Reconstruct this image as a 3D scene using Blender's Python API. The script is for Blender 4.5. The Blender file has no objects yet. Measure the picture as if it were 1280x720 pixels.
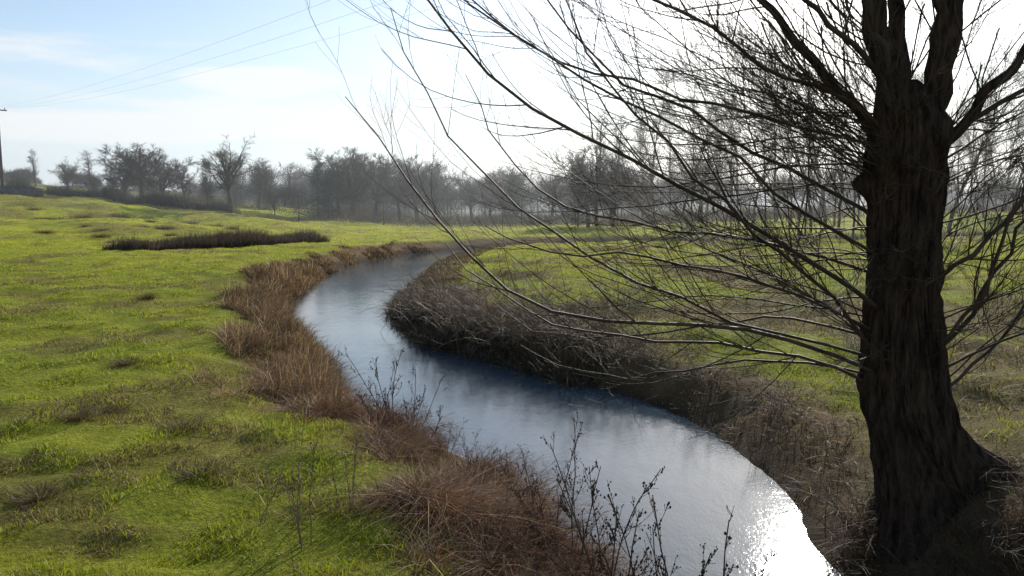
import bpy, math, numpy as np
from mathutils import Vector
rng=np.random.default_rng(11)
sc=bpy.context.scene
COL=sc.collection
try:
    sc.view_settings.view_transform='Standard'; sc.view_settings.look='None'; sc.view_settings.exposure=0
except Exception: pass
# ------------------------------------------------------------------ helpers
_tab=rng.random((256,256))
def vn(x,y,s=1.0,o=0):
    x=np.asarray(x,float)/s+o*17.31+500; y=np.asarray(y,float)/s+o*31.7+500
    xi=np.floor(x).astype(int); yi=np.floor(y).astype(int)
    fx=x-xi; fy=y-yi; fx=fx*fx*(3-2*fx); fy=fy*fy*(3-2*fy)
    a=_tab[xi&255,yi&255]; b=_tab[(xi+1)&255,yi&255]; c=_tab[xi&255,(yi+1)&255]; d=_tab[(xi+1)&255,(yi+1)&255]
    return (a*(1-fx)+b*fx)*(1-fy)+(c*(1-fx)+d*fx)*fy
def fbm(x,y,s,octv=3,o=0):
    r=0;a=1;t=0
    for i in range(octv):
        r=r+a*vn(x,y,s/2**i,o+i*3); t+=a; a*=.5
    return r/t
def S(t):
    t=np.clip(t,0,1); return t*t*(3-2*t)
def catmull(pts,per=4):
    p=np.array(pts,float); p=np.vstack([2*p[0]-p[1],p,2*p[-1]-p[-2]]); out=[]
    for i in range(1,len(p)-2):
        for k in range(per):
            t=k/per
            out.append(.5*((2*p[i])+(-p[i-1]+p[i+1])*t+(2*p[i-1]-5*p[i]+4*p[i+1]-p[i+2])*t*t+(-p[i-1]+3*p[i]-3*p[i+1]+p[i+2])*t**3))
    out.append(p[-2]); return np.array(out)
def resample(pts,n,per=8):
    c=catmull(pts,per); d=np.r_[0,np.cumsum(np.linalg.norm(np.diff(c,axis=0),axis=1))]
    t=np.linspace(0,d[-1],n); return np.stack([np.interp(t,d,c[:,i]) for i in range(c.shape[1])],1)
def np_mesh(name,V,quads=None,tris=None,col=None,smooth=False):
    me=bpy.data.meshes.new(name); V=np.asarray(V,np.float32).reshape(-1,3)
    me.vertices.add(len(V)); me.vertices.foreach_set('co',V.ravel())
    L=[];st=[];off=0
    if quads is not None and len(quads):
        q=np.asarray(quads,np.int32).reshape(-1,4); L.append(q.ravel()); st.append(np.arange(len(q))*4); off=q.size
    if tris is not None and len(tris):
        t=np.asarray(tris,np.int32).reshape(-1,3); L.append(t.ravel()); st.append(off+np.arange(len(t))*3)
    L=np.concatenate(L).astype(np.int32); st=np.concatenate(st).astype(np.int32)
    me.loops.add(len(L)); me.loops.foreach_set('vertex_index',L)
    me.polygons.add(len(st)); me.polygons.foreach_set('loop_start',st)
    if smooth: me.polygons.foreach_set('use_smooth',np.ones(len(st),bool))
    me.update(calc_edges=True)
    if col is not None:
        a=me.color_attributes.new('Col','FLOAT_COLOR','POINT')
        c=np.ones((len(V),4),np.float32); c[:,:3]=col; a.data.foreach_set('color',c.ravel())
    return me
def add(name,me,mat=None,parent=None,loc=None,**kw):
    o=bpy.data.objects.new(name,me); COL.objects.link(o)
    if mat is not None and me is not None and not me.materials: me.materials.append(mat)
    if parent: o.parent=parent
    if loc is not None: o.location=loc
    for k,v in kw.items(): o[k]=v
    return o
class Geo:
    def __init__(s): s.V=[];s.Q=[];s.T=[];s.C=[];s.n=0
    def put(s,V,Q=None,T=None,C=None):
        V=np.asarray(V).reshape(-1,3)
        if Q is not None: s.Q.append(np.asarray(Q).reshape(-1,4)+s.n)
        if T is not None: s.T.append(np.asarray(T).reshape(-1,3)+s.n)
        s.V.append(V); s.n+=len(V)
        if C is not None: s.C.append(C)
    def mesh(s,name,smooth=False):
        return np_mesh(name,np.vstack(s.V),np.vstack(s.Q) if s.Q else None,np.vstack(s.T) if s.T else None,np.vstack(s.C) if s.C else None,smooth)
def tubes(P,R,sides=4):
    P=np.asarray(P,float);R=np.asarray(R,float);B,n,_=P.shape
    T=np.gradient(P,axis=1); T/=np.linalg.norm(T,axis=2,keepdims=True)+1e-9
    ref=np.array([.31,.83,.12]); N1=np.cross(T,ref); N1/=np.linalg.norm(N1,axis=2,keepdims=True)+1e-9
    N2=np.cross(T,N1); a=np.arange(sides)/sides*2*math.pi
    V=P[:,:,None,:]+R[:,:,None,None]*(np.cos(a)[None,None,:,None]*N1[:,:,None,:]+np.sin(a)[None,None,:,None]*N2[:,:,None,:])
    b=np.arange(B)[:,None,None]*n*sides; i=np.arange(n-1)[None,:,None]*sides; j=np.arange(sides)[None,None,:]; j2=(j+1)%sides
    Q=np.stack([b+i+j,b+i+j2,b+i+sides+j2,b+i+sides+j],-1)
    return V.reshape(-1,3),Q.reshape(-1,4)
def unit(v): return v/(np.linalg.norm(v,axis=-1,keepdims=True)+1e-9)
def grow(pos,d,L,r0,r1,n=5,wig=.12,up=0.0,sag=0.0):
    B=len(pos); P=np.zeros((B,n,3)); P[:,0]=pos; d=unit(d)
    for i in range(1,n):
        d=unit(d+rng.normal(0,wig,(B,3))+np.array([0,0,1])*(up*i/n-sag*(1-i/n)))
        P[:,i]=P[:,i-1]+d*(L/(n-1))[:,None]
    s=np.linspace(0,1,n)[None,:]; R=r0[:,None]*(1-s)+r1[:,None]*s
    return P,R
def spawn(P,R,k,t0,t1,ratio,a0,a1,n=5,wig=.12,up=0.,rmin=.002,rfac=.6,upb=0.,taper=.55):
    B,m,_=P.shape; idx=np.repeat(np.arange(B),k); M=len(idx); t=rng.uniform(t0,t1,M); f=t*(m-1); i=np.minimum(f.astype(int),m-2); f=(f-i)[:,None]
    A=P[idx,i]; Bp=P[idx,i+1]; pos=A*(1-f)+Bp*f; tan=unit(Bp-A); rr=R[idx,i]*(1-f[:,0])+R[idx,i+1]*f[:,0]
    per=unit(np.cross(tan,rng.normal(size=(M,3)))); a=np.radians(rng.uniform(a0,a1,M))[:,None]
    d=unit(np.cos(a)*tan+np.sin(a)*per+np.array([0,0,upb]))
    Lp=np.linalg.norm(np.diff(P,axis=1),axis=2).sum(1)[idx]
    L=Lp*ratio*(1-taper*t)*rng.uniform(.6,1.25,M); r0=np.maximum(rr*rfac,rmin)
    return grow(pos,d,L,r0,np.maximum(r0*.35,rmin*.7),n,wig,up)
def spikes(P,k,L,w,spread=.8):
    B,m,_=P.shape; idx=np.repeat(np.arange(B),k); M=len(idx); i=rng.integers(1,m,M)
    p=P[idx,i]; d=unit(P[idx,i]-P[idx,i-1]); d=unit(d+rng.normal(0,spread,(M,3))*.6+np.array([0,0,.15])); s=unit(np.cross(d,rng.normal(size=(M,3))))*w*.5
    V=np.stack([p-s,p+s,p+d*(L*rng.uniform(.5,1.3,M))[:,None]],1); return V.reshape(-1,3),np.arange(M*3).reshape(-1,3)
def blades(x,y,z,h,w,lean,col,segs=2,tipcol=None,az=None):
    n=len(x); a=rng.uniform(0,2*math.pi,n); b=rng.uniform(0,2*math.pi,n) if az is None else az
    side=np.stack([np.cos(a),np.sin(a),np.zeros(n)],1); ld=np.stack([np.cos(b),np.sin(b),np.zeros(n)],1)
    base=np.stack([x,y,z],1); m=2*segs+1; V=np.zeros((n,m,3)); C=np.zeros((n,m,3))
    tc=col if tipcol is None else tipcol
    for i in range(segs+1):
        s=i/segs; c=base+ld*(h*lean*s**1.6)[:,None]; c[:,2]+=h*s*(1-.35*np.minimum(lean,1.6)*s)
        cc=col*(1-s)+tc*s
        if i<segs:
            ww=(w*.5*(1-s*.75))[:,None]*side
            V[:,2*i]=c-ww; V[:,2*i+1]=c+ww; C[:,2*i]=cc; C[:,2*i+1]=cc
        else: V[:,m-1]=c; C[:,m-1]=cc
    o=(np.arange(n)*m)[:,None]
    Q=[np.concatenate([o+2*i,o+2*i+1,o+2*i+3,o+2*i+2],1) for i in range(segs-1)]
    T=np.concatenate([o+m-3,o+m-2,o+m-1],1)
    return V.reshape(-1,3),(np.vstack(Q) if Q else None),T,C.reshape(-1,3)
def pick(cols,n,var=.2):
    c=np.array(cols)[rng.integers(0,len(cols),n)]; return c*rng.uniform(1-var,1+var,(n,1))
# ------------------------------------------------------------------ materials
def newmat(name):
    m=bpy.data.materials.new(name); m.use_nodes=True; nt=m.node_tree; nt.nodes.clear()
    return m,nt,nt.nodes.new('ShaderNodeOutputMaterial')
def N(nt,t,**kw):
    n=nt.nodes.new(t)
    for k,v in kw.items():
        if k in n.inputs: n.inputs[k].default_value=v
        else: setattr(n,k,v)
    return n
def blade_mat(name,trans=.45,gloss=.04,tint=(1,1,1,1)):
    m,nt,out=newmat(name); at=N(nt,'ShaderNodeAttribute',attribute_name='Col')
    df=N(nt,'ShaderNodeBsdfDiffuse'); tr=N(nt,'ShaderNodeBsdfTranslucent'); gl=N(nt,'ShaderNodeBsdfGlossy',Roughness=.45)
    mx=N(nt,'ShaderNodeMixShader'); mx.inputs[0].default_value=trans; m2=N(nt,'ShaderNodeMixShader'); m2.inputs[0].default_value=gloss
    nt.links.new(at.outputs['Color'],df.inputs['Color']); nt.links.new(at.outputs['Color'],tr.inputs['Color'])
    nt.links.new(df.outputs[0],mx.inputs[1]); nt.links.new(tr.outputs[0],mx.inputs[2])
    nt.links.new(mx.outputs[0],m2.inputs[1]); nt.links.new(gl.outputs[0],m2.inputs[2]); nt.links.new(m2.outputs[0],out.inputs[0])
    return m
def bark_mat(name,c1,c2,scale=6,zs=.2,bump=.6,rough=.85,dist=.03,spec=.12):
    m,nt,out=newmat(name); tc=N(nt,'ShaderNodeTexCoord'); mp=N(nt,'ShaderNodeMapping'); mp.inputs['Scale'].default_value=(1,1,zs)
    nz=N(nt,'ShaderNodeTexNoise',Scale=scale,Detail=8.0,Roughness=.65); cr=N(nt,'ShaderNodeValToRGB')
    cr.color_ramp.elements[0].position=.35; cr.color_ramp.elements[0].color=(*c1,1); cr.color_ramp.elements[1].position=.68; cr.color_ramp.elements[1].color=(*c2,1)
    p=N(nt,'ShaderNodeBsdfPrincipled',Roughness=rough); p.inputs['Specular IOR Level'].default_value=spec
    l=nt.links.new; l(tc.outputs['Object'],mp.inputs[0]); l(mp.outputs[0],nz.inputs['Vector']); l(nz.outputs['Fac'],cr.inputs[0]); l(cr.outputs[0],p.inputs['Base Color'])
    if bump>0:
        bp=N(nt,'ShaderNodeBump',Strength=bump,Distance=dist); l(nz.outputs['Fac'],bp.inputs['Height']); l(bp.outputs[0],p.inputs['Normal'])
    l(p.outputs[0],out.inputs[0])
    return m
M_grass=blade_mat('grass_blade',.55,.03)
M_dry=blade_mat('dry_stalk',.35,.03)
M_leaf=blade_mat('evergreen_leaf',.2,.04)
M_bark=bark_mat('willow_bark',(.014,.008,.005),(.10,.062,.038),15,.2,1.0,.9,.06)
M_twig=bark_mat('willow_twig',(.03,.019,.012),(.11,.07,.038),3,.5,.0,.6,.01,.2)
M_bram=bark_mat('bramble_stem',(.12,.08,.048),(.36,.26,.16),3,.5,.0,.6,.01,.3)
M_rust=bark_mat('bracken_stem',(.10,.042,.022),(.26,.13,.065),3,.5,.0,.7,.01)
M_far=bark_mat('distant_bark',(.055,.043,.033),(.13,.10,.072),1.5,.5,.0)
M_slim=bark_mat('slim_tree_bark_hazed',(.11,.09,.07),(.25,.205,.16),1.5,.5,.0)  # bark lightened, distance haze put into the colour
M_wood=bark_mat('distant_wood_bark_hazed',(.10,.09,.08),(.18,.155,.13),.12,.5,.0)  # grey-brown with haze mixed into the base colour
M_deadstem=bark_mat('dead_stem',(.05,.03,.02),(.14,.09,.06),12,.4,.0,.8,.01)
# ------------------------------------------------------------------ river outline and terrain
Lp=[(6.5,-20),(6,-6),(4.2,0),(2.2,4),(1.3,6.5),(1.1,8.3),(.85,9.0),(.42,10.1),(-.45,11.7),(-1.5,12.9),(-2.5,13.85),(-3.35,15.6),(-4.0,17.6),(-4.7,20),(-5.9,23),(-7.6,27),(-8.8,31),(-9.8,37),(-10.6,43.3),(-11.0,50),(-10.9,56),(-9.9,62),(-8.0,68),(-4,75),(2,80),(10,82),(25,82),(45,85),(100,95),(200,110)]
Rp=[(9,-20),(8.5,-6),(7,0),(4.8,4),(3.8,6.5),(3.4,8.3),(3.42,9.35),(3.6,10.3),(3.65,11.2),(3.5,12.6),(3.3,13.9),(2.75,15.6),(1.6,17.3),(-.15,20),(-1.45,21.4),(-2.6,23.2),(-3.7,26.2),(-4.35,30.1),(-4.9,36),(-5.2,43.3),(-5.1,50),(-4.6,56),(-3.6,62),(-1.9,67),(1,71),(5,73.5),(12,74.5),(25,75),(45,78),(100,88),(200,103)]
LE=catmull(Lp,3); RE=catmull(Rp,3)
def dpoly(x,y,E):
    best=np.full(x.shape,1e12)
    for (ax,ay),(bx,by) in zip(E[:-1],E[1:]):
        dx=bx-ax;dy=by-ay;l2=dx*dx+dy*dy+1e-9
        t=np.clip(((x-ax)*dx+(y-ay)*dy)/l2,0,1); d=(x-ax-t*dx)**2+(y-ay-t*dy)**2
        np.minimum(best,d,out=best)
    return np.sqrt(best)
POLY=np.vstack([LE,RE[::-1]])
def inside(x,y):
    r=np.zeros(x.shape,bool); p=POLY; q=np.roll(POLY,1,axis=0)
    for (ax,ay),(bx,by) in zip(p,q):
        if ay==by: continue
        c=((ay>y)!=(by>y))&(x<(bx-ax)*(y-ay)/(by-ay)+ax); r^=c
    return r
def terrain(x,y,full=False):
    x=np.asarray(x,float);y=np.asarray(y,float)
    dL=dpoly(x,y,LE); dR=dpoly(x,y,RE); ins=inside(x,y); left=dL<dR
    d=np.where(ins,-np.minimum(dL,dR),np.minimum(dL,dR))
    bL=-1.05+1.05*(.35*S(d/.5)+.65*S(d/2.6))
    wr=np.where((y>19)&(y<60),.9,1.4)
    bR=-1.05+.72*S(d/wr)+.33*S(d/7)
    h=np.where(left,bL,bR); h=np.where(ins,-1.05-.5*S(-d/.9),h)
    out=np.clip(d/3,0,1)
    h=h+out*((fbm(x,y,9,2,1)-.5)*.36+(fbm(x,y,1.5,3,5)-.5)*.30)+np.clip(d/.6,0,1)*(fbm(x,y,.5,2,8)-.5)*.13
    h=h+np.where(left,0,1)*S((d-.8)/2)*(fbm(x,y,1.1,3,29)-.5)*.26
    h=h+.40*np.exp(-((x-5.3)**2+(y-7.6)**2)/2.2)*S(d/.9)
    hl=np.clip(-(x+18),0,90)*.085*S((y-40)/75)
    hr=np.clip(x-12,0,60)*.035*S((y-35)/60)
    h=h+(hl+hr)*np.clip(d/12,0,1)+(fbm(x,y,9,3,15)-.5)*2.6*S((y-58)/30)*S((-x-20)/15)
    h=h+S((y-260)/500)*4
    if full: return h,d,left,dL,dR
    return h
u=np.linspace(-1,1,560); xs=34*np.sinh(u*4.4)/math.sinh(4.4)*45*.35; xs=xs-6*(1-np.abs(u))
v=np.linspace(0,1,640)
ys=np.concatenate([np.arange(-25,4,.8),4+ (np.expm1(v*5.6)/math.expm1(5.6))*1500])
X,Y=np.meshgrid(xs,ys); H,D,LEFT,_,_=terrain(X,Y,True)
def brownR(x,y,d,n1,n2):
    k=1-S((d-.2-1.9*n1)/1.3)
    k=np.maximum(k,S((fbm(x,y,4,3,25)-.52)/.09)*.8*(1-S((d-15)/14)))
    return np.maximum(k,S((2.3-np.hypot(x-5.2,(y-7.4)))/1.0))
def ground_col(x,y,d,left):
    n1=fbm(x,y,3.5,3,2); n2=fbm(x,y,14,2,4); n3=fbm(x,y,.9,2,9)
    g=np.stack([.21+.12*n1,.25+.08*n1,.018+.01*n2],-1); g=g*(.8+.4*n3)[...,None]
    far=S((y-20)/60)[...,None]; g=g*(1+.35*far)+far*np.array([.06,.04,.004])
    br=np.stack([.17+.05*n3,.11+.03*n3,.05+.015*n3],-1)*(.6+.6*n1)[...,None]
    mud=np.array([.045,.030,.019])*(.6+.8*n3)[...,None]
    kL=1-S((d-.9-1.1*n1)/1.0); kR=brownR(x,y,d,n1,n2)
    k=np.where(left,kL,kR)
    k=np.maximum(k,S((fbm(x,y,2.2,3,21)-.57)/.1)*.45)
    k=np.maximum(k,S((fbm(x,y,5,3,23)-.52)/.08)*.6*S((y-58)/20)*S((-x-22)/12))[...,None]
    c=g*(1-k)+br*k; m=(1-S((d-.1)/.6))[...,None]; c=c*(1-m)+mud*m
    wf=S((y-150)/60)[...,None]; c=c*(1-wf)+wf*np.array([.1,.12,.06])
    return c
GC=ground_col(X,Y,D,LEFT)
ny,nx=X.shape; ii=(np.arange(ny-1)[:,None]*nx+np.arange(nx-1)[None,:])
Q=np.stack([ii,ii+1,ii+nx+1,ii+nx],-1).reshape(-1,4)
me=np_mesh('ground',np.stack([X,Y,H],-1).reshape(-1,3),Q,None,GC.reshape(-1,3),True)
m,nt,out=newmat('meadow_soil'); l=nt.links.new
at=N(nt,'ShaderNodeAttribute',attribute_name='Col'); tc=N(nt,'ShaderNodeTexCoord')
n1=N(nt,'ShaderNodeTexNoise',Scale=1.1,Detail=9.0,Roughness=.72); n2=N(nt,'ShaderNodeTexNoise',Scale=14.0,Detail=6.0,Roughness=.7)
r1=N(nt,'ShaderNodeMapRange'); r1.inputs[1].default_value=.25; r1.inputs[2].default_value=.75; r1.inputs[3].default_value=.55; r1.inputs[4].default_value=1.4
r2=N(nt,'ShaderNodeMapRange'); r2.inputs[1].default_value=.3; r2.inputs[2].default_value=.7; r2.inputs[3].default_value=.6; r2.inputs[4].default_value=1.35
mm=N(nt,'ShaderNodeMath',operation='MULTIPLY'); vm=N(nt,'ShaderNodeVectorMath',operation='SCALE')
bp=N(nt,'ShaderNodeBump',Strength=1.0,Distance=.12); p=N(nt,'ShaderNodeBsdfPrincipled',Roughness=.95); p.inputs['Specular IOR Level'].default_value=.1
l(tc.outputs['Object'],n1.inputs['Vector']); l(tc.outputs['Object'],n2.inputs['Vector']); l(n1.outputs['Fac'],r1.inputs[0]); l(n2.outputs['Fac'],r2.inputs[0])
l(r1.outputs[0],mm.inputs[0]); l(r2.outputs[0],mm.inputs[1]); l(at.outputs['Color'],vm.inputs[0]); l(mm.outputs[0],vm.inputs['Scale']); l(vm.outputs[0],p.inputs['Base Color'])
l(n2.outputs['Fac'],bp.inputs['Height']); l(bp.outputs[0],p.inputs['Normal']); l(p.outputs[0],out.inputs[0])
add('ground',me,m,kind='structure',label='grassy river meadow with earthy banks')
# water
m_,nt,out=newmat('river_water'); l=nt.links.new
tc=N(nt,'ShaderNodeTexCoord'); mp=N(nt,'ShaderNodeMapping'); mp.inputs['Scale'].default_value=(1,.6,1)
a=N(nt,'ShaderNodeTexNoise',Scale=3.2,Detail=5.0,Roughness=.6); b=N(nt,'ShaderNodeTexNoise',Scale=24.0,Detail=3.0,Roughness=.55); big=N(nt,'ShaderNodeTexNoise',Scale=.4,Detail=2.0)
bg2=N(nt,'ShaderNodeMath',operation='MULTIPLY_ADD'); bg2.inputs[1].default_value=.6; bg2.inputs[2].default_value=.2
mul=N(nt,'ShaderNodeMath',operation='MULTIPLY'); ad=N(nt,'ShaderNodeMath',operation='MULTIPLY_ADD'); ad.inputs[1].default_value=.26
bp=N(nt,'ShaderNodeBump',Strength=.42,Distance=.03); p=N(nt,'ShaderNodeBsdfPrincipled',Roughness=.06,IOR=1.33); p.inputs['Base Color'].default_value=(.055,.078,.095,1)
p.inputs['Specular IOR Level'].default_value=.75; p.inputs['Specular Tint'].default_value=(.72,.87,1,1)
l(tc.outputs['Object'],mp.inputs[0])
for q in (a,b,big): l(mp.outputs[0],q.inputs['Vector'])
l(b.outputs['Fac'],ad.inputs[0]); l(a.outputs['Fac'],ad.inputs[2]); l(ad.outputs[0],mul.inputs[0]); l(big.outputs['Fac'],bg2.inputs[0]); l(bg2.outputs[0],mul.inputs[1])
l(mul.outputs[0],bp.inputs['Height']); l(bp.outputs[0],p.inputs['Normal']); l(p.outputs[0],out.inputs[0])
def widen(E,sgn,w=.7):
    T=unit(np.gradient(E,axis=0)); Nn=np.stack([-T[:,1],T[:,0]],1); return E+sgn*Nn*w
LW=widen(catmull(Lp,6),1); RW=widen(catmull(Rp,6),-1)
ti=np.linspace(0,1,240)
LW=np.stack([np.interp(ti,np.linspace(0,1,len(LW)),LW[:,c]) for c in (0,1)],1); RW=np.stack([np.interp(ti,np.linspace(0,1,len(RW)),RW[:,c]) for c in (0,1)],1)
V=np.zeros((240,2,3)); V[:,0,:2]=LW; V[:,1,:2]=RW; V[:,:,2]=-1.0
i=np.arange(239)*2
add('river_water',np_mesh('river_water',V.reshape(-1,3),np.stack([i,i+1,i+3,i+2],1)),m_,kind='structure',label='calm winding stream reflecting the sky')
# ------------------------------------------------------------------ grass
def frust(n,y0,y1,k=.74,pad=2.5):
    y=y0*(y1/y0)**rng.random(n); x=(rng.random(n)*2-1)*(k*y+pad); return x,y
x,y=frust(480000,4.5,125)
h,d,left,dL,dR=terrain(x,y,True)
n1=fbm(x,y,3.5,3,2); brn=fbm(x,y,2.2,3,21); lump=fbm(x,y,.5,3,33); n2=fbm(x,y,14,2,4)
pk=np.where(left,S((d-.4-1.0*n1)/.9),1-brownR(x,y,d,n1,n2)*.93)
keep=(d>.4)&(rng.random(len(x))<pk*(.45+.55*S((lump-.3)/.2)))
x,y,h,n1,brn,lump=[q[keep] for q in (x,y,h,n1,brn,lump)]
n=len(x); print('grass',n)
gc=np.stack([.25+.14*n1,.30+.10*n1,.014+.012*lump],1)*rng.uniform(.6,1.35,(n,1))
dry=(rng.random(n)<(.08+.65*S((brn-.55)/.08)))[:,None]; gc=np.where(dry,pick([(.28,.21,.09),(.20,.13,.055),(.11,.08,.04)],n),gc)
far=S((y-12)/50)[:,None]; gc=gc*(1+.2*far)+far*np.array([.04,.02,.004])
hh=(.014+.07*S((lump-.46)/.2)+.018*rng.random(n))*(1+y*.010)*np.where(rng.random(n)<.015,2,1)
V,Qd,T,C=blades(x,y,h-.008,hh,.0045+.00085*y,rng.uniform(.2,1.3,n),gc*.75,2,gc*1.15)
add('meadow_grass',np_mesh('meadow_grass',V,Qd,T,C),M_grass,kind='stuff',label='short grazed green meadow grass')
# ------------------------------------------------------------------ bank vegetation
def along(E,n,y0,y1,w0,w1,sgn,pw=1.0):
    c=E; T=unit(np.gradient(c,axis=0)); Nn=np.stack([-T[:,1],T[:,0]],1)*sgn
    m=np.linalg.norm(np.diff(c,axis=0),axis=1); mid=(c[:-1]+c[1:])/2; wt=m/np.maximum(mid[:,1],5)**pw*((mid[:,1]>y0)&(mid[:,1]<y1)); wt/=wt.sum()
    s=rng.choice(len(m),n,p=wt); f=rng.random(n)[:,None]; pos=c[s]*(1-f)+c[s+1]*f; nn=Nn[s]*(1-f)+Nn[s+1]*f
    o=rng.uniform(w0,w1,n)[:,None]; pos=pos+nn*o; return pos[:,0],pos[:,1],o[:,0]
rust=[(.20,.10,.045),(.16,.08,.038),(.28,.17,.08),(.09,.055,.032),(.42,.32,.17),(.36,.26,.12),(.15,.10,.045)]
G=Geo()
x,y,o=along(LE,80000,13,71,-.15,3.0,1,.9)
cl=fbm(x,y,1.1,3,41); edge=.7+2.4*fbm(x,y,1.6,3,44); kk=(o<edge)&(rng.random(len(x))<(.16+.84*S((cl-.39)/.13)))
x,y,o,cl,edge=x[kk],y[kk],o[kk],cl[kk],edge[kk]
z=terrain(x,y); w=1-.6*np.abs(o/edge-.4)
hh=np.clip((1.5*cl-.15)*w*rng.uniform(.3,1.1,len(x)),.08,1.2)*np.where(rng.random(len(x))<.03,1.5,1)*(1-.5*S((y-35)/20))
b=pick(rust,len(x),.4)*(.4+1.3*vn(x,y,.6,46))[:,None]
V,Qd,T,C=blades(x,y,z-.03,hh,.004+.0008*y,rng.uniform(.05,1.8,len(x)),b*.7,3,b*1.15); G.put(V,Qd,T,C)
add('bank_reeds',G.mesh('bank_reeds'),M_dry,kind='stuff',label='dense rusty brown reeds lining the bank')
G=Geo()
x,y,o=along(LE,95000,3.5,15.5,-.1,3.6,1,1.2)
cl=fbm(x,y,.7,3,43); z=terrain(x,y); ew=1.7+1.6*fbm(x,y,1.2,3,45)
hh=(.03+.58*S((cl-.40)/.25))*rng.uniform(.25,1.1,len(x))*np.clip(.5+o,.5,1)
kk=rng.random(len(x))<(1-S((o-ew+.9)/1.0)*.96)*(.1+.9*S((cl-.36)/.16))
V,Qd,T,C=blades(x[kk],y[kk],z[kk]-.02,hh[kk],np.full(kk.sum(),.009),rng.uniform(.6,2.8,kk.sum()),pick([(.26,.12,.06),(.18,.085,.045),(.34,.20,.10),(.08,.05,.035),(.44,.32,.18)],kk.sum(),.35)*(.5+1.0*vn(x[kk],y[kk],.35,48))[:,None],3); G.put(V,Qd,T,C)
kk=(rng.random(len(x))<.16*(1-S((cl-.40)/.1)))&(o>.5)
V,Qd,T,C=blades(x[kk],y[kk],z[kk]-.01,rng.uniform(.03,.12,kk.sum()),np.full(kk.sum(),.009),rng.uniform(.3,1.5,kk.sum()),pick([(.24,.30,.03),(.18,.24,.025)],kk.sum(),.3),3); G.put(V,Qd,T,C)
add('bank_bracken',G.mesh('bank_bracken'),M_dry,kind='stuff',label='tangled reddish dead bracken on the bank slope')
G=Geo()
br=[(.19,.125,.065),(.125,.08,.042),(.29,.20,.105),(.065,.045,.03),(.40,.30,.17),(.16,.14,.05)]
x,y,o=along(RE,70000,17,68,-.35,2.6,-1,.9)
cl=fbm(x,y,1.6,3,47); z=terrain(x,y)
hh=(.0+1.1*cl)*rng.uniform(.3,1.15,len(x))*(1-.5*np.clip(o/3,0,1))*(1-.6*S((y-28)/14))
V,Qd,T,C=blades(x,y,z-.02,hh,.005+.0008*y,rng.uniform(.2,2.2,len(x)),pick(br,len(x),.4)*(.55+.3*np.clip(o,0,2))[:,None],3); G.put(V,Qd,T,C)  # colour darkens towards the water: shadow of the bank face painted in
x,y,o=along(RE,110000,5,60,.0,17,-1,1.0)
cl=fbm(x,y,3.,2,49); cf=fbm(x,y,.7,2,53); z,d,left,_,_=terrain(x,y,True); n1=fbm(x,y,3.5,3,2)
kk=(d>.1)&(rng.random(len(x))<brownR(x,y,d,n1,0)*(.15+.85*S((cf-.38)/.18)))
x,y,cl,z,cf=x[kk],y[kk],cl[kk],z[kk],cf[kk]
V,Qd,T,C=blades(x,y,z-.02,(.02+.65*cl*cf)*rng.uniform(.3,1.2,len(x)),.004+.0009*y,rng.uniform(.3,2.6,len(x)),pick(br,len(x),.35)*(.5+cf)[:,None],3); G.put(V,Qd,T,C)
n=16000; x=rng.uniform(3.7,7.6,n); y=rng.uniform(5.6,9.4,n); z,d,left,_,_=terrain(x,y,True); cf=fbm(x,y,.7,2,57); kk=(d>.25)&(~left)&(rng.random(n)<S((cf-.35)/.2)*S((2.6-np.hypot(x-5.4,y-7.2))/.8)); x,y,z,cf=x[kk],y[kk],z[kk],cf[kk]
V,Qd,T,C=blades(x,y,z-.02,(.1+.8*cf**1.5)*rng.uniform(.3,1.1,len(x)),np.full(len(x),.008),rng.uniform(.3,2.2,len(x)),pick([(.10,.062,.035),(.06,.038,.024),(.16,.10,.055),(.035,.025,.017)],len(x),.35),3); G.put(V,Qd,T,C)
add('bank_scrub',G.mesh('bank_scrub'),M_dry,kind='stuff',label='brown dead grass and brambles on the bank')
ditch=np.array([(-26.5,53.5),(-24,58),(-20.5,63.5),(-17,69)],float)
x,y,o=along(catmull(ditch,5),16000,40,90,-1.8,1.8,1,.5)
z=terrain(x,y); V,Qd,T,C=blades(x,y,z-.03,rng.uniform(.3,1.2,len(x))*(1-.3*np.abs(o)/1.5)*(.5+1.1*vn(x,y,2.5,7)),np.full(len(x),.05),rng.uniform(.05,.8,len(x)),pick([(.10,.07,.05),(.08,.06,.045),(.15,.11,.07)],len(x)),2)
add('ditch_reeds',np_mesh('ditch_reeds',V,Qd,T,C),M_dry,kind='stuff',label='dark rushes growing along a meadow ditch')
# ------------------------------------------------------------------ willow
zp=[-.95,-.5,-.28,.0,.4,.75,1.09,1.4,1.78,2.2,2.64,3.1,3.4,3.65,3.85,4.05,4.2,4.3]
cx=[4.78,4.72,4.65,4.55,4.40,4.28,4.20,4.17,4.155,4.14,4.13,4.13,4.13,4.13,4.13,4.13,4.13,4.13]
rp=[.95,.80,.68,.57,.48,.45,.43,.405,.38,.355,.345,.35,.375,.39,.35,.26,.16,.05]
TY=8.4
nz,ntk=280,300
zz=np.linspace(zp[0],zp[-1],nz); th=np.linspace(0,2*math.pi,ntk,endpoint=False)-math.pi*1.5
TH,ZZ=np.meshgrid(th,zz); r=np.interp(ZZ,zp,rp); c0=np.interp(ZZ,zp,cx)
tw=TH+.07*np.sin(ZZ*1.3)+.16*(vn(TH*3,ZZ*1.5,1,77)-.5)
ridge=np.abs(fbm(tw*3.2,ZZ*.25,1,3,61)-.5)*2; ridge2=np.abs(vn(tw*10,ZZ*1.4,1,71)-.5)*2; ridge3=np.abs(vn(tw*24,ZZ*3.5,1,73)-.5)*2
sc_=np.clip(r/.4,.2,1)
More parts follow.
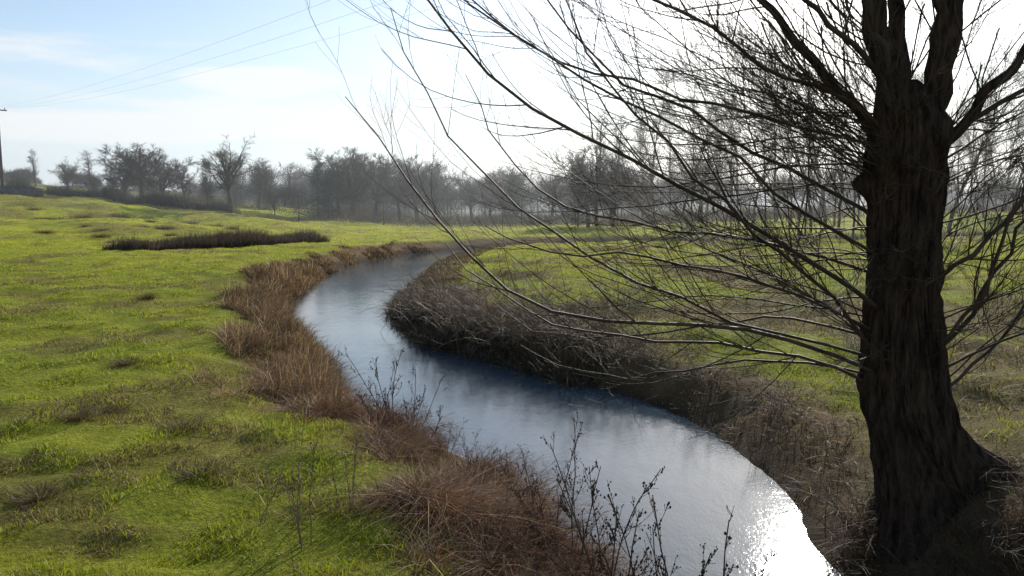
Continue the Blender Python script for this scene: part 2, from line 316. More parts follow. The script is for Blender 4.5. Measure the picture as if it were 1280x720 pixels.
r=r+sc_*(.06*(ridge-.25)+.06*(ridge2-.4)+.04*(ridge3-.4)+.04*(fbm(tw*2,ZZ*1.6,1,2,67)-.5))
r+=.10*np.cos(TH*3+.5)*S((.5-ZZ)/1.2)+.62*np.exp(-((np.angle(np.exp(1j*(TH-0.0))))/.5)**2)*S((.75-ZZ)/.9)
for _ in range(24):
    tz=rng.uniform(3.2,3.95); tt=rng.uniform(-math.pi,math.pi); r+=rng.uniform(.03,.10)*np.exp(-(np.angle(np.exp(1j*(TH-tt)))/.24)**2-((ZZ-tz)/.12)**2)
for _ in range(18):
    tz=rng.uniform(.7,3.2); tt=rng.choice([math.pi,math.pi*1.15,.1,-.1,-1.9])+rng.normal(0,.4); r+=rng.uniform(.02,.06)*np.exp(-(np.angle(np.exp(1j*(TH-tt)))/.18)**2-((ZZ-tz)/.11)**2)
r-=.12*np.exp(-(np.angle(np.exp(1j*(TH+1.15)))/.08)**2)*S((4.2-ZZ)/.6)*S((ZZ-.3)/1)*sc_
r=np.maximum(r,.03)
V=np.stack([c0+r*np.cos(TH),TY+r*np.sin(TH)*.92,ZZ],-1).reshape(-1,3)
i=np.arange(nz-1)[:,None]*ntk; j=np.arange(ntk)[None,:]; j2=(j+1)%ntk
Q=np.stack([i+j,i+j2,i+ntk+j2,i+ntk+j],-1).reshape(-1,4)
willow=add('willow_tree',None,loc=(4.5,TY,-.5),label='pollarded bare willow with fissured trunk and long arching shoots',category='tree')
off=np.array([4.5,TY,-.5])
def path(pts,ys,n=14):
    pts=np.array(pts,float); yy=np.interp(np.linspace(0,1,len(pts)),np.linspace(0,1,len(ys)),ys)
    q=resample(np.stack([pts[:,0]*.975,yy,pts[:,1]],1),n); q[2:]+=rng.normal(0,.03,(n-2,3)); return q
mains=[([(3.95,1.25),(3.55,1.42),(2.76,1.65),(1.81,1.78),(.69,1.91),(0,2.12),(-.52,2.55),(-1.0,3.1),(-1.3,3.6),(-1.7,4.05)],(8.3,8.1,8.0,8.3),.023),
([(4.0,1.9),(3.7,2.08),(3.37,2.3),(2.25,2.94),(1.3,3.41),(.43,3.8),(-.26,4.27),(-.78,4.87),(-1.04,5.4),(-1.25,6.1)],(8.3,8.0,7.9,8.1),.026),
([(4.1,2.8),(3.8,2.98),(3.1,3.37),(2.07,3.93),(1.3,4.3),(.86,4.7),(.43,5.2),(.1,6)],(8.4,8.6,8.9,9.1),.023),
([(4.0,3.7),(3.7,3.9),(2.94,4.19),(2.07,4.5),(1.04,5.05),(.2,5.8)],(8.3,8.1,7.6,7.5),.024),
([(3.95,1.1),(3.5,1.30),(2.76,1.45),(1.8,1.5),(.86,1.6),(.17,1.85),(-.4,2.2),(-.8,2.6)],(8.4,8.6,8.9,9.2),.018),
([(4.4,1.3),(4.75,1.7),(5.2,2.5),(5.6,3.1),(6.2,4)],(8.3,8.2,8.4),.026),
([(4.4,2.1),(4.75,2.5),(5.4,3.2),(6.3,4.1)],(8.3,8.0,7.9),.026),
([(3.9,2.3),(3.3,2.5),(2.3,2.7),(1.2,2.85),(.3,3.2),(-.3,3.9),(-.6,4.6)],(8.4,9.0,9.6,10),.018),
([(3.9,1.7),(3.2,2.0),(2.2,2.3),(1.2,2.5),(.5,2.55),(-.3,2.8)],(8.3,7.9,7.7,7.6),.016),
([(3.9,1.5),(3.3,2.1),(2.5,2.7),(1.6,3.5),(.9,4.2),(.4,5.2)],(8.3,7.9,7.7,7.7),.02),
([(3.9,2.5),(3.0,3.0),(1.9,3.7),(.9,4.2),(.1,4.6),(-.5,5.0),(-1.0,5.6)],(8.3,8.2,8.0,8.1),.018),
([(3.9,3.6),(2.8,3.9),(1.5,4.2),(.3,4.6),(-.5,5.2),(-1.1,6.0)],(8.3,8.4,8.6,8.8),.018),
([(3.95,1.4),(3.2,1.6),(2.2,1.9),(1.1,2.3),(.2,2.9),(-.5,3.6),(-1.0,4.3),(-1.4,5.2)],(8.3,8.5,8.8,9.0),.016),
([(3.95,1.2),(3.2,1.3),(2.4,1.15),(1.6,.95),(.8,.9),(.1,1.15)],(8.4,9.0,9.7,10.6),.014),
([(3.95,1.6),(3.2,1.75),(2.4,1.6),(1.4,1.35),(.4,1.35),(-.3,1.7)],(8.4,9.2,10.2,11.0),.014),
([(4.45,1.5),(4.7,1.75),(4.95,2.2),(5.1,2.9),(5.3,3.8),(5.4,4.8)],(8.2,8.0,7.9),.02),
([(4.45,.9),(4.85,1.1),(5.4,1.6),(6.0,2.3),(6.5,3.3)],(8.3,8.5,8.8),.02)]
limbs=[([(4.12,3.3),(3.98,3.8),(3.86,4.4),(3.70,5.3),(3.4,7.0)],(8.38,8.25,8.3),.175),
([(4.05,3.5),(3.6,4.1),(3.0,4.8),(2.4,5.7),(2.1,7)],(8.4,8.6,8.9),.061),
([(4.2,3.5),(4.20,4.3),(4.12,5.4),(4.2,7.4)],(8.5,8.55,8.7),.11),
([(4.3,3.3),(4.42,3.9),(4.5,4.5),(4.7,5.5),(4.9,7)],(8.4,8.3,8.5),.16),
([(4.35,3.4),(4.8,4.0),(5.4,4.8),(6.1,6.1)],(8.4,8.1,8.0),.061),
([(4.45,4.2),(4.34,4.8),(4.3,5.8),(4.4,7.3)],(8.25,8.1,8.0),.061),
([(3.95,4.2),(3.65,4.8),(3.2,5.7),(3.0,6.8)],(8.2,8.0,7.8),.05),
([(4.05,3.8),(3.4,4.6),(2.6,5.2),(1.7,6.2)],(8.2,7.9,7.6),.035),
([(4.35,3.6),(4.95,3.9),(5.6,4.3),(6.4,5.0)],(8.4,8.5,8.8),.04)]
A=[];Rr=[]
for pts,ysx,r0 in mains+limbs:
    A.append(path(pts,ysx)); e=.005 if r0<.05 else r0*.25; Rr.append(r0*(1-np.linspace(0,1,14))**(.8 if r0<.05 else 1.2)+e*np.linspace(0,1,14)**.5)
A=np.array(A);Rr=np.array(Rr)
thick=Rr[:,0]>.06
GT=Geo(); GT.put(V-off,Q)
def rough_limb(P,R):
    P=resample(P,40,4); Rn=np.interp(np.linspace(0,1,40),np.linspace(0,1,14),R); Vt,Qt=tubes(P[None],Rn[None],16); Vt=Vt.reshape(40,16,3); j=np.arange(16)
    k=.14*(vn(j[None,:]*1.3+R[0]*99,np.arange(40)[:,None]*.5,1,5)-.5)*2; Vt=P[:,None,:]+(Vt-P[:,None,:])*(1+k[...,None]); return Vt.reshape(-1,3),Qt
for a_,b_ in zip(A[thick],Rr[thick]):
    V,Q=rough_limb(a_,b_); GT.put(V-off,Q)
add('trunk',GT.mesh('willow_trunk',True),M_bark,willow)
nb=132; z0=np.concatenate([rng.uniform(1.4,4.0,64),rng.uniform(3.2,4.1,48),rng.uniform(1.0,4.1,20)]); azm=np.where(rng.random(nb)<.64,math.pi+rng.normal(0,.7,nb),rng.uniform(0,2*math.pi,nb)); azm[-20:]=rng.normal(.1,.5,20)
rr0=np.interp(z0,zp,rp)*.85; pos=np.stack([np.interp(z0,zp,cx)+rr0*np.cos(azm),TY+rr0*np.sin(azm)*.9,z0],1)
el=np.radians(rng.uniform(5,62,nb)); dd=np.stack([np.cos(azm)*np.cos(el),np.sin(azm)*np.cos(el),np.sin(el)],1)
Ln=rng.uniform(2.0,4.7,nb)*np.where(np.sin(azm)<-.45,.45,1); r0=.003+.0019*Ln*rng.uniform(.6,1.3,nb)
PB,RB=grow(pos,dd,Ln,r0,np.full(nb,.003),14,.075,.11,.09)
P0=np.concatenate([A,PB]); R0=np.concatenate([Rr,RB])
G=Geo(); tk=np.concatenate([~thick,np.ones(nb,bool)]); V,Q=tubes(P0[tk],R0[tk],7); G.put(V-off,Q)
P1,R1=spawn(P0,R0,18,.15,.98,.32,12,58,9,.085,.17,.0024,.40,.08,.5); R1=np.minimum(R1,.008); V,Q=tubes(P1,R1,4); G.put(V-off,Q)
P2,R2=spawn(P1,R1,4,.12,.95,.5,12,48,6,.085,.14,.0018,.55,.05); V,Q=tubes(P2,R2,3); G.put(V-off,Q)
add('crown',G.mesh('willow_crown',True),M_twig,willow)
bm=[]
for k in range(6):
    n=46; a=rng.uniform(0,6.28,n); pos=np.stack([rng.normal(0,.5,n),rng.normal(0,.5,n),np.zeros(n)-.05],1); e=rng.uniform(.5,1.3,n)
    P0,R0=grow(pos,np.stack([np.cos(a)*np.cos(e),np.sin(a)*np.cos(e),np.sin(e)],1),rng.uniform(1.1,2.6,n),np.full(n,.010),np.full(n,.005),11,.08,-.26)
    P1,R1=spawn(P0,R0,5,.2,.95,.4,20,60,5,.1,-.05,.004,.6); g=Geo(); g.put(*tubes(P0,R0,4)); g.put(*tubes(P1,R1,3))
    if k in (3,4): P2,R2=spawn(P1,R1,5,.1,.95,.5,30,80,4,.15,-.05,.006,.8); g.put(*tubes(P2,R2,3))
    mq=g.mesh('bramble_stems'); mq.materials.append([M_bram,M_bram,M_bram,M_rust,M_rust,M_twig][k]); bm.append(mq)
for i,(x_,y_) in enumerate([(-.4,21.2),(.8,20.3),(-1.6,22.6),(1.9,18.7),(-2.9,25.6),(2.8,17.4),(-3.4,28.5),(.6,22.5),(3.8,15.6),(-3.9,33),(-.9,24),(2.4,20.5),(6.5,14),(5.5,18),(-2.1,26.5),(1.6,19.6),(-1.0,22.2),(4.5,13.2),(7.5,17),(3.5,24),(8.5,22),(-2.8,27),(-2.0,24.2),(-.2,22.8),(1.2,21.4),(-1.4,26),(.2,20.6)]):
    z_=float(terrain(np.array([x_]),np.array([y_]))[0]); e=add('bramble_bush',bm[i%3],None,None,(x_,y_,z_),label='tangled leafless bramble arching over the bank',category='bush',group='brambles along the river bank'); s=rng.uniform(.6,1.0)*(1 if 18<y_<26 else .6); e.scale=(s,s,s); e.rotation_euler=(0,0,rng.uniform(0,6.28))
for i,(x_,y_) in enumerate([(5.2,7.3),(5.9,8.2),(4.7,7.1),(4.1,7.3),(5.4,9.6),(5.1,6.5),(5.8,6.8),(4.5,6.6),(6.2,7.5),(3.95,8.6)]):
    z_=float(terrain(np.array([x_]),np.array([y_]))[0]); e=add('bramble_bush',bm[5],None,None,(x_,y_,z_),label='dark twiggy bramble around the willow base',category='bush',group='brambles around the willow'); s=rng.uniform(.32,.5); e.scale=(s,s,s); e.rotation_euler=(0,0,rng.uniform(0,6.28))
for i,(x_,y_) in enumerate([(-1.1,11.4),(-.2,10.4),(.1,9.3),(-2.1,12.6),(-1.1,10.2),(.3,8.0),(-.6,8.8),(-1.6,10.9),(-.1,7.4),(.7,7.5),(-.4,9.7),(-2.6,12.2),(.5,6.8),(-1.9,11.6)]):
    z_=float(terrain(np.array([x_]),np.array([y_]))[0]); e=add('dead_bracken',bm[3+i%2],None,None,(x_,y_,z_),label='collapsed red brown bracken clump on the bank',category='bracken',group='dead bracken clumps on the bank'); s=rng.uniform(.25,.4); e.scale=(s,s,s*.8); e.rotation_euler=(0,0,rng.uniform(0,6.28))
# ------------------------------------------------------------------ background trees
def bare(H,form,lean=0.0,dens=1.0,tw=.02,nsp=6,spl=.045):
    ang={'round':(12,66),'poplar':(10,26),'sapling':(14,40)}[form]; rat={'round':.95,'poplar':.32,'sapling':.24}[form]
    t0={'round':.38,'poplar':.1,'sapling':.28}[form]; R=H*{'round':.026,'poplar':.014,'sapling':.009}[form]
    P0,R0=grow(np.zeros((1,3)),np.array([[lean,0,1.]]),np.array([H*(.50 if form=='round' else .97)]),np.array([R]),np.array([R*(.45 if form=='round' else .15)]),9,.05,.1)
    P0[0,0,2]=-.4
    G0=Geo(); G0.put(*tubes(P0,R0,7))
    k1={'round':20,'poplar':34,'sapling':34}[form]
    P1,R1=spawn(P0,R0,k1,t0,1,rat,ang[0],ang[1],8,.13,.06 if form=='round' else .12,tw*1.3,.5,.15 if form=='round' else .1,.12 if form=='round' else .5)
    P2,R2=spawn(P1,R1,int((12 if form=='round' else 8)*dens),.12,.98,.42,20,60,5,.14,.05,tw,.5)
    P3,R3=spawn(P2,R2,int((5 if form=='round' else 5)*dens),.15,.98,.5,20,60,4,.14,.05,tw*.8,.5)
    G1=Geo(); G1.put(*tubes(P1,R1,5)); G1.put(*tubes(P2,R2,3)); G1.put(*tubes(P3,R3,3))
    if nsp:
        V,T=spikes(P3,nsp,H*spl,tw*1.2); G1.put(V,None,T)
    top=max(np.vstack(G1.V)[:,2].max(),1); f=H/top
    for g in (G0,G1): g.V=[v*f for v in g.V]
    return G0,G1
def ever(H,W,form,nl=5000):
    G0=Geo(); P0,R0=grow(np.zeros((1,3)),np.array([[0,0,1.]]),np.array([H*.9]),np.array([H*.02]),np.array([.03]),6,.03); P0[0,0,2]=-.4; G0.put(*tubes(P0,R0,7))
    nc=90; t=rng.random(nc)**.8; rad=W*.5*(np.sqrt(np.clip(1-((t-.45)/.6)**2,0,1)) if form=='ivy' else (1-t)**.8)*rng.uniform(.35,1.0,nc); a=rng.uniform(0,6.28,nc)
    c=np.stack([rad*np.cos(a),rad*np.sin(a),H*(.08+.9*t)],1); s=W*.13*rng.uniform(.6,1.4,nc)
    k=rng.integers(0,nc,nl); p=c[k]+rng.normal(size=(nl,3))*s[k][:,None]*np.array([1,1,.8]); q=unit(rng.normal(size=(nl,3)));q2=unit(np.cross(q,rng.normal(size=(nl,3)))); w=.13*rng.uniform(.6,1.5,(nl,1))
    V=np.stack([p-q*w,p+q2*w*.6,p+q*w,p-q2*w*.6],1); G1=Geo(); cc=np.repeat(pick([(.03,.045,.025),(.045,.06,.032),(.03,.04,.03)],nl),4,0)
    G1.put(V.reshape(-1,3),np.arange(nl*4).reshape(-1,4),None,cc); return G0,G1
kinds={}
def reg(key,g,m1,m2):
    a=g[0].mesh(key+'_trunk',True); b=g[1].mesh(key+'_crown'); a.materials.append(m1); b.materials.append(m2); kinds[key]=(a,b)
reg('round_a',bare(12,'round',.03,1.15,.015,7,.05),M_far,M_far); reg('round_b',bare(12,'round',-.05,1.3,.021,7,.05),M_far,M_far); reg('round_c',bare(12,'round',.0,1.15,.018,7,.05),M_far,M_far); reg('round_d',bare(12,'round',.02,1.1,.010,4,.06),M_slim,M_slim)
reg('poplar',bare(12,'poplar',0,.9,.013,4,.06),M_far,M_far); reg('sapling_a',bare(12,'sapling',.02,.8,.0075,3,.05),M_slim,M_slim); reg('sapling_b',bare(12,'sapling',-.04,.9,.0075,3,.05),M_slim,M_slim); reg('sapling_c',bare(12,'sapling',.05,.7,.008,3,.05),M_slim,M_slim)
reg('ivy',ever(12,5,'ivy'),M_far,M_leaf); reg('conifer',ever(12,5,'cone'),M_far,M_leaf); reg('bush',ever(12,14,'ivy'),M_far,M_leaf)
def plant(key,x,y,H,wide=1.0,name='bare_tree',label='leafless tree on the edge of the field',cat='tree',group=None):
    a,b=kinds[key]; z=float(terrain(np.array([x]),np.array([y]))[0]); s=H/12
    e=add(name,None,loc=(x,y,z-.1),label=label,category=cat); e.rotation_euler=(0,0,rng.uniform(0,6.28)); e.scale=(s*wide,s*wide,s)
    if group: e['group']=group
    for nm,me in (('trunk',a),('crown',b)):
        add(nm,me,None,e)
def pt(xp,D): return (xp-640)/995*D,D
def topz(yp,D): return 3+(258-yp)/995*D
def place(key,xp,yp,D,wide=1.0,**kw):
    x,y=pt(xp,D); z=float(terrain(np.array([x]),np.array([y]))[0]); plant(key,x,y,topz(yp,D)-z,wide,**kw)
place('poplar',50,184,165,1.4,name='poplar_tree',label='slender bare poplar behind the hedge')
place('round_a',90,192,150,1.3)
place('poplar',122,186,158,1.7,name='poplar_tree',label='slender bare poplar behind the hedge')
place('round_b',180,176,130,1.4,label='broad dense bare tree beside the hedge'); place('round_b',158,188,136,1.3); place('round_b',207,190,138,1.3)
place('ivy',262,196,124,.7,name='ivy_clad_tree',label='dark ivy covered tree with narrow crown'); place('round_c',235,202,140,1.3)
place('round_a',290,162,116,1.15,label='large bare spreading tree standing in the meadow')
place('poplar',345,194,140,2.2); place('round_c',325,198,146,1.2); place('poplar',357,202,150,2.2)
place('conifer',400,204,126,1.0,name='conifer_tree',label='dark green conifer at the wood edge'); place('conifer',412,214,128,.9,name='conifer_tree',label='dark green conifer at the wood edge')
place('round_b',440,180,136,1.3,label='tall bare tree with dense branching'); place('round_b',470,188,145,1.2); place('round_c',425,192,134,1.1)
for xp,yp,D,k in [(375,232,122,'bush'),(500,203,150,'round_a'),(522,190,150,'round_b'),(545,199,160,'round_c'),(590,203,150,'round_a'),(612,212,150,'round_c'),(635,204,160,'round_b'),(690,198,140,'round_a'),(560,238,122,'bush'),(652,228,126,'bush'),(640,216,140,'conifer'),(345,236,124,'bush'),(480,240,122,'bush')]:
    if k=='bush': place(k,xp,yp,D,1.0,name='evergreen_bush',label='rounded dark evergreen bush at the wood edge',cat='bush')
    elif k=='conifer': place(k,xp,yp,D,1.3,name='conifer_tree',label='dark green conifer at the wood edge')
    else: place(k,xp,yp,D,1.25)
place('poplar',745,131,118,1.3,name='poplar_tree',label='tall bare poplar rising above the wood'); place('poplar',762,140,122,1.2,name='poplar_tree',label='tall bare poplar rising above the wood')
place('round_b',735,178,112,.9); place('ivy',722,200,116,.8,name='ivy_clad_tree',label='dark ivy covered tree with narrow crown')
place('round_c',765,185,112,1.0)
xq=785
while xq<1300:
    xq+=rng.choice([6,10,14,18]); D=rng.uniform(75,125); place(rng.choice(['sapling_a','sapling_b','sapling_c']),xq,rng.uniform(62,135),D,rng.uniform(.8,1.4),name='sapling_tree',label='slim bare tree with fine upright twigs',group='row of slim bare trees')
for xp in range(810,1300,75):
    place('round_d',xp+rng.uniform(-15,15),rng.uniform(160,205),rng.uniform(115,140),1.2)
# distant wood as one mass
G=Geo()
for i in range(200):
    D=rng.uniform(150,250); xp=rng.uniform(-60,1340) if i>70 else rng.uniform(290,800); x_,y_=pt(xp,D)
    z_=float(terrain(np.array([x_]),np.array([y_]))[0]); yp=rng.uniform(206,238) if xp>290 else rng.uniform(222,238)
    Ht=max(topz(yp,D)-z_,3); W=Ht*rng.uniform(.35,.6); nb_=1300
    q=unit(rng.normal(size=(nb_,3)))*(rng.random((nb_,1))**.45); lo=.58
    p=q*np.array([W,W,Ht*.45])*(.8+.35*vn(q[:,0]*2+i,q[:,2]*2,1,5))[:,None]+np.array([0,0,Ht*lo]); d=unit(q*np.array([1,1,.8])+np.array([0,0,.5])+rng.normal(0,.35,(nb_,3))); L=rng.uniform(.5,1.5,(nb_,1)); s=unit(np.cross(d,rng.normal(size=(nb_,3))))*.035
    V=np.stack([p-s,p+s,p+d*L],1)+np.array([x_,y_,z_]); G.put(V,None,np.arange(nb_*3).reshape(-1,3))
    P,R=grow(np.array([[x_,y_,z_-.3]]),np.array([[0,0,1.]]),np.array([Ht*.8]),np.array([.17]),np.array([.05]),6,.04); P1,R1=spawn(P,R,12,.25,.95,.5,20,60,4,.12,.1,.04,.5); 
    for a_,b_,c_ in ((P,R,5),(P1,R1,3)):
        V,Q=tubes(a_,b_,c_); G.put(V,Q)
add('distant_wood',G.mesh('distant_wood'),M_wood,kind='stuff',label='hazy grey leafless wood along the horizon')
n=50000; D=rng.uniform(118,190,n); x=rng.uniform(-.42,.75,n)*D; y=D
kk=(rng.random(n)<S((fbm(x,y,10,2,81)-.3)/.25))&((x>-.25*D)|(y>132)); x,y=x[kk],y[kk]; n=len(x)
V,Qd,T,C=blades(x,y,terrain(x,y)-.1,rng.uniform(.6,2.8,n)*(.3+1.2*vn(x,y,5,83)),np.full(n,.08),rng.uniform(.2,1.3,n),pick([(.14,.095,.06),(.09,.075,.055),(.18,.12,.07),(.07,.085,.035)],n),2)
add('undergrowth',np_mesh('undergrowth',V,Qd,T,C),M_dry,kind='stuff',label='grey brown undergrowth at the wood edge')
hx=resample(np.array([(-112,128),(-84,126),(-66,122),(-50,118),(-40,117)],float),60)
nh=18000; k=rng.random(nh)*58; i=k.astype(int); f=(k-i)[:,None]; p=hx[i]*(1-f)+hx[i+1]*f+rng.normal(0,.7,(nh,2)); hz=terrain(p[:,0],p[:,1])
hm=1.0+3.0*vn(p[:,0],p[:,1],3.5,3); V,Qd,T,C=blades(p[:,0],p[:,1],hz-.1,hm*rng.uniform(.3,1,nh),np.full(nh,.07),rng.uniform(.05,.7,nh),pick([(.08,.065,.05),(.06,.055,.045),(.10,.08,.055),(.06,.07,.04)],nh),2)
add('hedge',np_mesh('hedge',V,Qd,T,C),M_dry,label='dark leafless field hedge on the slope',category='hedge')
# distant hill
hxs=np.linspace(-900,1200,220); rows=[]
for k,(yy,f) in enumerate([(420,0),(520,.6),(640,1),(800,.9),(1000,.3)]):
    rows.append(np.stack([hxs,np.full(220,yy),-2+f*(14+7*(fbm(hxs,hxs*0+k,220,3,91))+1.6*vn(hxs,hxs*0+k*7,9,95))],1))
V=np.vstack(rows); i=np.arange(4)[:,None]*220+np.arange(219)[None,:]
m_,nt,out=newmat('hill_haze_tint'); p=N(nt,'ShaderNodeBsdfDiffuse'); nz=N(nt,'ShaderNodeTexNoise',Scale=.03,Detail=6.0); cr=N(nt,'ShaderNodeValToRGB'); cr.color_ramp.elements[0].color=(.22,.24,.26,1); cr.color_ramp.elements[1].color=(.30,.31,.31,1); cr.color_ramp.elements[0].position=.4; cr.color_ramp.elements[1].position=.6  # pale blue-grey ramp: haze over the wooded hill painted into its colour
tc=N(nt,'ShaderNodeTexCoord'); nt.links.new(tc.outputs['Object'],nz.inputs['Vector']); nt.links.new(nz.outputs['Fac'],cr.inputs[0]); nt.links.new(cr.outputs[0],p.inputs['Color']); nt.links.new(p.outputs[0],out.inputs[0])
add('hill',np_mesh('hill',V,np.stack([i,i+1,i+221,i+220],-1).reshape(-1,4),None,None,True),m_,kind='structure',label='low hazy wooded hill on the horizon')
# ------------------------------------------------------------------ haze: thin mist lying over the valley
def box(g,c,ax,hx_,hy_,hz_):
    ax=np.array(ax)/np.linalg.norm(ax); up=np.array([0,0,1.]); sd=np.cross(up,ax); c=np.array(c,float)
    V=[c+sx*ax*hx_+sy*sd*hy_+sz*up*hz_ for sx in(-1,1) for sy in(-1,1) for sz in(-1,1)]
    g.put(V,[(0,1,3,2),(4,6,7,5),(0,4,5,1),(2,3,7,6),(0,2,6,4),(1,5,7,3)])
m_,nt,out=newmat('valley_haze'); vs=N(nt,'ShaderNodeVolumeScatter',Density=.00115,Anisotropy=.5); vs.inputs['Color'].default_value=(.92,.96,1,1); nt.links.new(vs.outputs[0],out.inputs['Volume'])
g=Geo(); box(g,(0,365,9),(1,0,0),700,305,21); add('haze',g.mesh('haze'),m_,kind='structure',label='thin bright winter haze over the valley')
# ------------------------------------------------------------------ utility pole, wires
M_pole=bark_mat('weathered_pole',(.05,.04,.03),(.12,.1,.08),5,.1,.3)
px_,py_=-71.1,112; pz=float(terrain(np.array([px_]),np.array([py_]))[0]); ZT=16.6
pole=add('utility_pole',None,loc=(px_,py_,pz),label='wooden power line pole with a crossarm',category='utility pole')
Hp=ZT-pz
g=Geo(); g.put(*tubes(np.array([[[0,0,-.5],[0,0,Hp/2],[0,0,Hp]]]),np.array([[.20,.17,.14]]),10)); add('post',g.mesh('pole_post',True),M_pole,pole)
g=Geo(); box(g,(0,-.2,Hp-.35),(.78,.62,0),1.2,.07,.08); add('crossarm',g.mesh('crossarm'),M_pole,pole)
M_wire=bark_mat('dark_wire',(.20,.20,.21),(.26,.26,.26),3,1,.0)
for q in (-.95,0,.95):
    g=Geo(); g.put(*tubes(np.array([[[.78*q,.62*q-.2,Hp-.27],[.78*q,.62*q-.2,Hp-.18],[.78*q,.62*q-.2,Hp-.08],[.78*q,.62*q-.2,Hp-.02]]]),np.array([[.03,.07,.07,.03]]),8)); add('insulator',g.mesh('insulator',True),M_wire,pole)
t=np.linspace(0,1,60)
for q in (-.95,0,.95):
    a=np.array([px_+.78*q,py_+.62*q-.2,ZT-.04]); b=np.array([18+1.0*q,2+.8*q,9.8-.35*q]); P=a+(b-a)*t[:,None]; P[:,2]-=1.5*4*t*(1-t)
    g=Geo(); g.put(*tubes(P[None],np.full((1,60),.004),5)); add('power_line',g.mesh('power_line'),M_wire,label='thin sagging overhead wire from wooden pole',category='power line',group='overhead wires on the pole')
M_stone=bark_mat('field_stone',(.06,.057,.053),(.15,.145,.13),3,1,.8,.9,.06)
wall=add('stone_wall',None,loc=(0,0,0),label='grey field stone wall on the rise',category='wall')
wx=resample(np.array([(-86,108),(-74,110),(-66,113)],float),60); wz=terrain(wx[:,0],wx[:,1]); tt=unit(np.gradient(wx,axis=0)); nn=np.stack([-tt[:,1],tt[:,0]],1)
def strip(z0,z1,hw,jit):
    j=rng.uniform(-jit,jit,60); V=np.zeros((60,4,3))
    for k,(s,zc) in enumerate([(-1,z0),(1,z0),(1,z1),(-1,z1)]):
        V[:,k,:2]=wx+nn*s*hw; V[:,k,2]=wz+zc+(j if zc==z1 else 0)
    i=np.arange(59)*4; Q=np.concatenate([np.stack([i+k,i+(k+1)%4,i+4+(k+1)%4,i+4+k],1) for k in range(4)]); Q=np.vstack([Q,[[0,1,2,3]],[[236,237,238,239]]])
    return np_mesh('wall',V.reshape(-1,3),Q)
add('masonry',strip(-.5,1.0,.25,.03),M_stone,wall); add('coping',strip(1.05,1.2,.33,.06),M_stone,wall)
# ------------------------------------------------------------------ dead plants near
def weed(H,k=3,spread=.25,bare_=False):
    G=Geo(); pos=rng.normal(0,.04,(k,3)); pos[:,2]=-.05; d=np.stack([rng.normal(0,spread,k),rng.normal(0,spread,k),np.ones(k)],1)
    P0,R0=grow(pos,d,H*rng.uniform(.6,1,k),np.full(k,.0065),np.full(k,.003),9,.07); G.put(*tubes(P0,R0,5))
    P1,R1=spawn(P0,R0,3 if bare_ else 9,.5 if bare_ else .3,.98,.2 if bare_ else .26,15,50,5,.12,.25,.0022,.6); G.put(*tubes(P1,R1,3))
    P2,R2=spawn(P1,R1,3,.3,.98,.4,25,60,4,.12,.2,.0018,.6); G.put(*tubes(P2,R2,3))
    f=rng.random((len(P1)*5,1)); i=rng.integers(1,4,len(f)); b=rng.integers(0,len(P1),len(f)); c=P1[b,i]*(1-f)+P1[b,i+1]*f
    e=np.concatenate([P2[:,-1],c]); s=rng.uniform(.003,.009,(len(e),1,1)); oc=np.array([(1,0,0),(-1,0,0),(0,1,0),(0,-1,0),(0,0,1.4),(0,0,-1.4)],float)
    V=e[:,None,:]+oc[None]*s; F=np.array([(0,2,4),(2,1,4),(1,3,4),(3,0,4),(2,0,5),(1,2,5),(3,1,5),(0,3,5)]); G.put(V.reshape(-1,3),None,(F[None]+(np.arange(len(e))*6)[:,None,None]).reshape(-1,3))
    return G
ws=[]
for k in range(7):
    g=weed(1.2,[3,4,2,5,3,4,3][k],[.2,.25,.15,.3,.35,.12,.2][k],k>4); a=g.mesh('weed_stem'); a.materials.append(M_deadstem if k<5 else M_bram); ws.append(a)
spots=[(-1.75,11.6,1.6,0),(-1.5,11.9,1.3,3),(-2.0,11.9,1.2,1),(-1.3,11.3,1.2,4),(.4,8.0,1.3,1),(.65,7.7,1.6,2),(.2,8.4,1.0,3),(.9,7.4,1.7,0),(1.1,7.0,1.8,4),(1.25,6.6,1.8,2),(.9,6.6,1.7,0),(1.3,6.2,1.9,3),(-1.93,7.0,1.25,5),(-2.4,7.4,1.0,6),(-1.6,7.6,1.0,5),(-2.05,7.3,.9,6),(0,9.2,.9,1),(-.5,9.6,.8,3),(-.9,10.6,.8,0),(-.1,7.3,1.0,5),(-.5,6.6,1.0,6),(-2.6,9.4,.6,5),(.4,6.6,1.2,4),(1.5,5.6,1.9,1),(-5.9,10.8,.5,3),(-6.3,10.4,.45,4),(3.8,12.2,.7,2),(4.6,10.9,.8,1),(5.9,7.9,.9,3),(4.1,7.0,.7,0),(3.9,14.9,.8,4),(5.6,6.9,.8,2),(-3.0,13.2,1.2,5),(-3.6,14.5,1.1,6),(-1.1,9.0,.8,5),(.1,6.1,1.0,5),(1.7,5.9,1.7,0),(1.6,6.3,1.6,4)]
for i,(x_,y_,H_,kq) in enumerate(spots):
    z_=float(terrain(np.array([x_]),np.array([y_]))[0]); s=H_/1.2
    e=add('dead_plant',ws[kq],None,None,(x_,y_,z_),label='dry brown weed with branching seed heads',category='plant',group='dead weeds on the river bank'); e.scale=(s,s,s); e.rotation_euler=(0,0,rng.uniform(0,6.28))
tus=[]
for k in range(3):
    n=420; a=rng.uniform(0,6.28,n); r=np.abs(rng.normal(0,.16,n)); V,Qd,T,C=blades(r*np.cos(a),r*np.sin(a)*.8,np.full(n,-.03),rng.uniform(.08,.30,n),np.full(n,.010),rng.uniform(.3,1.6,n),pick([(.15,.09,.045),(.24,.17,.08),(.08,.055,.03),(.14,.14,.03)],n),3,None,a)
    me=np_mesh('tussock',V,Qd,T,C); me.materials.append(M_dry); tus.append(me)
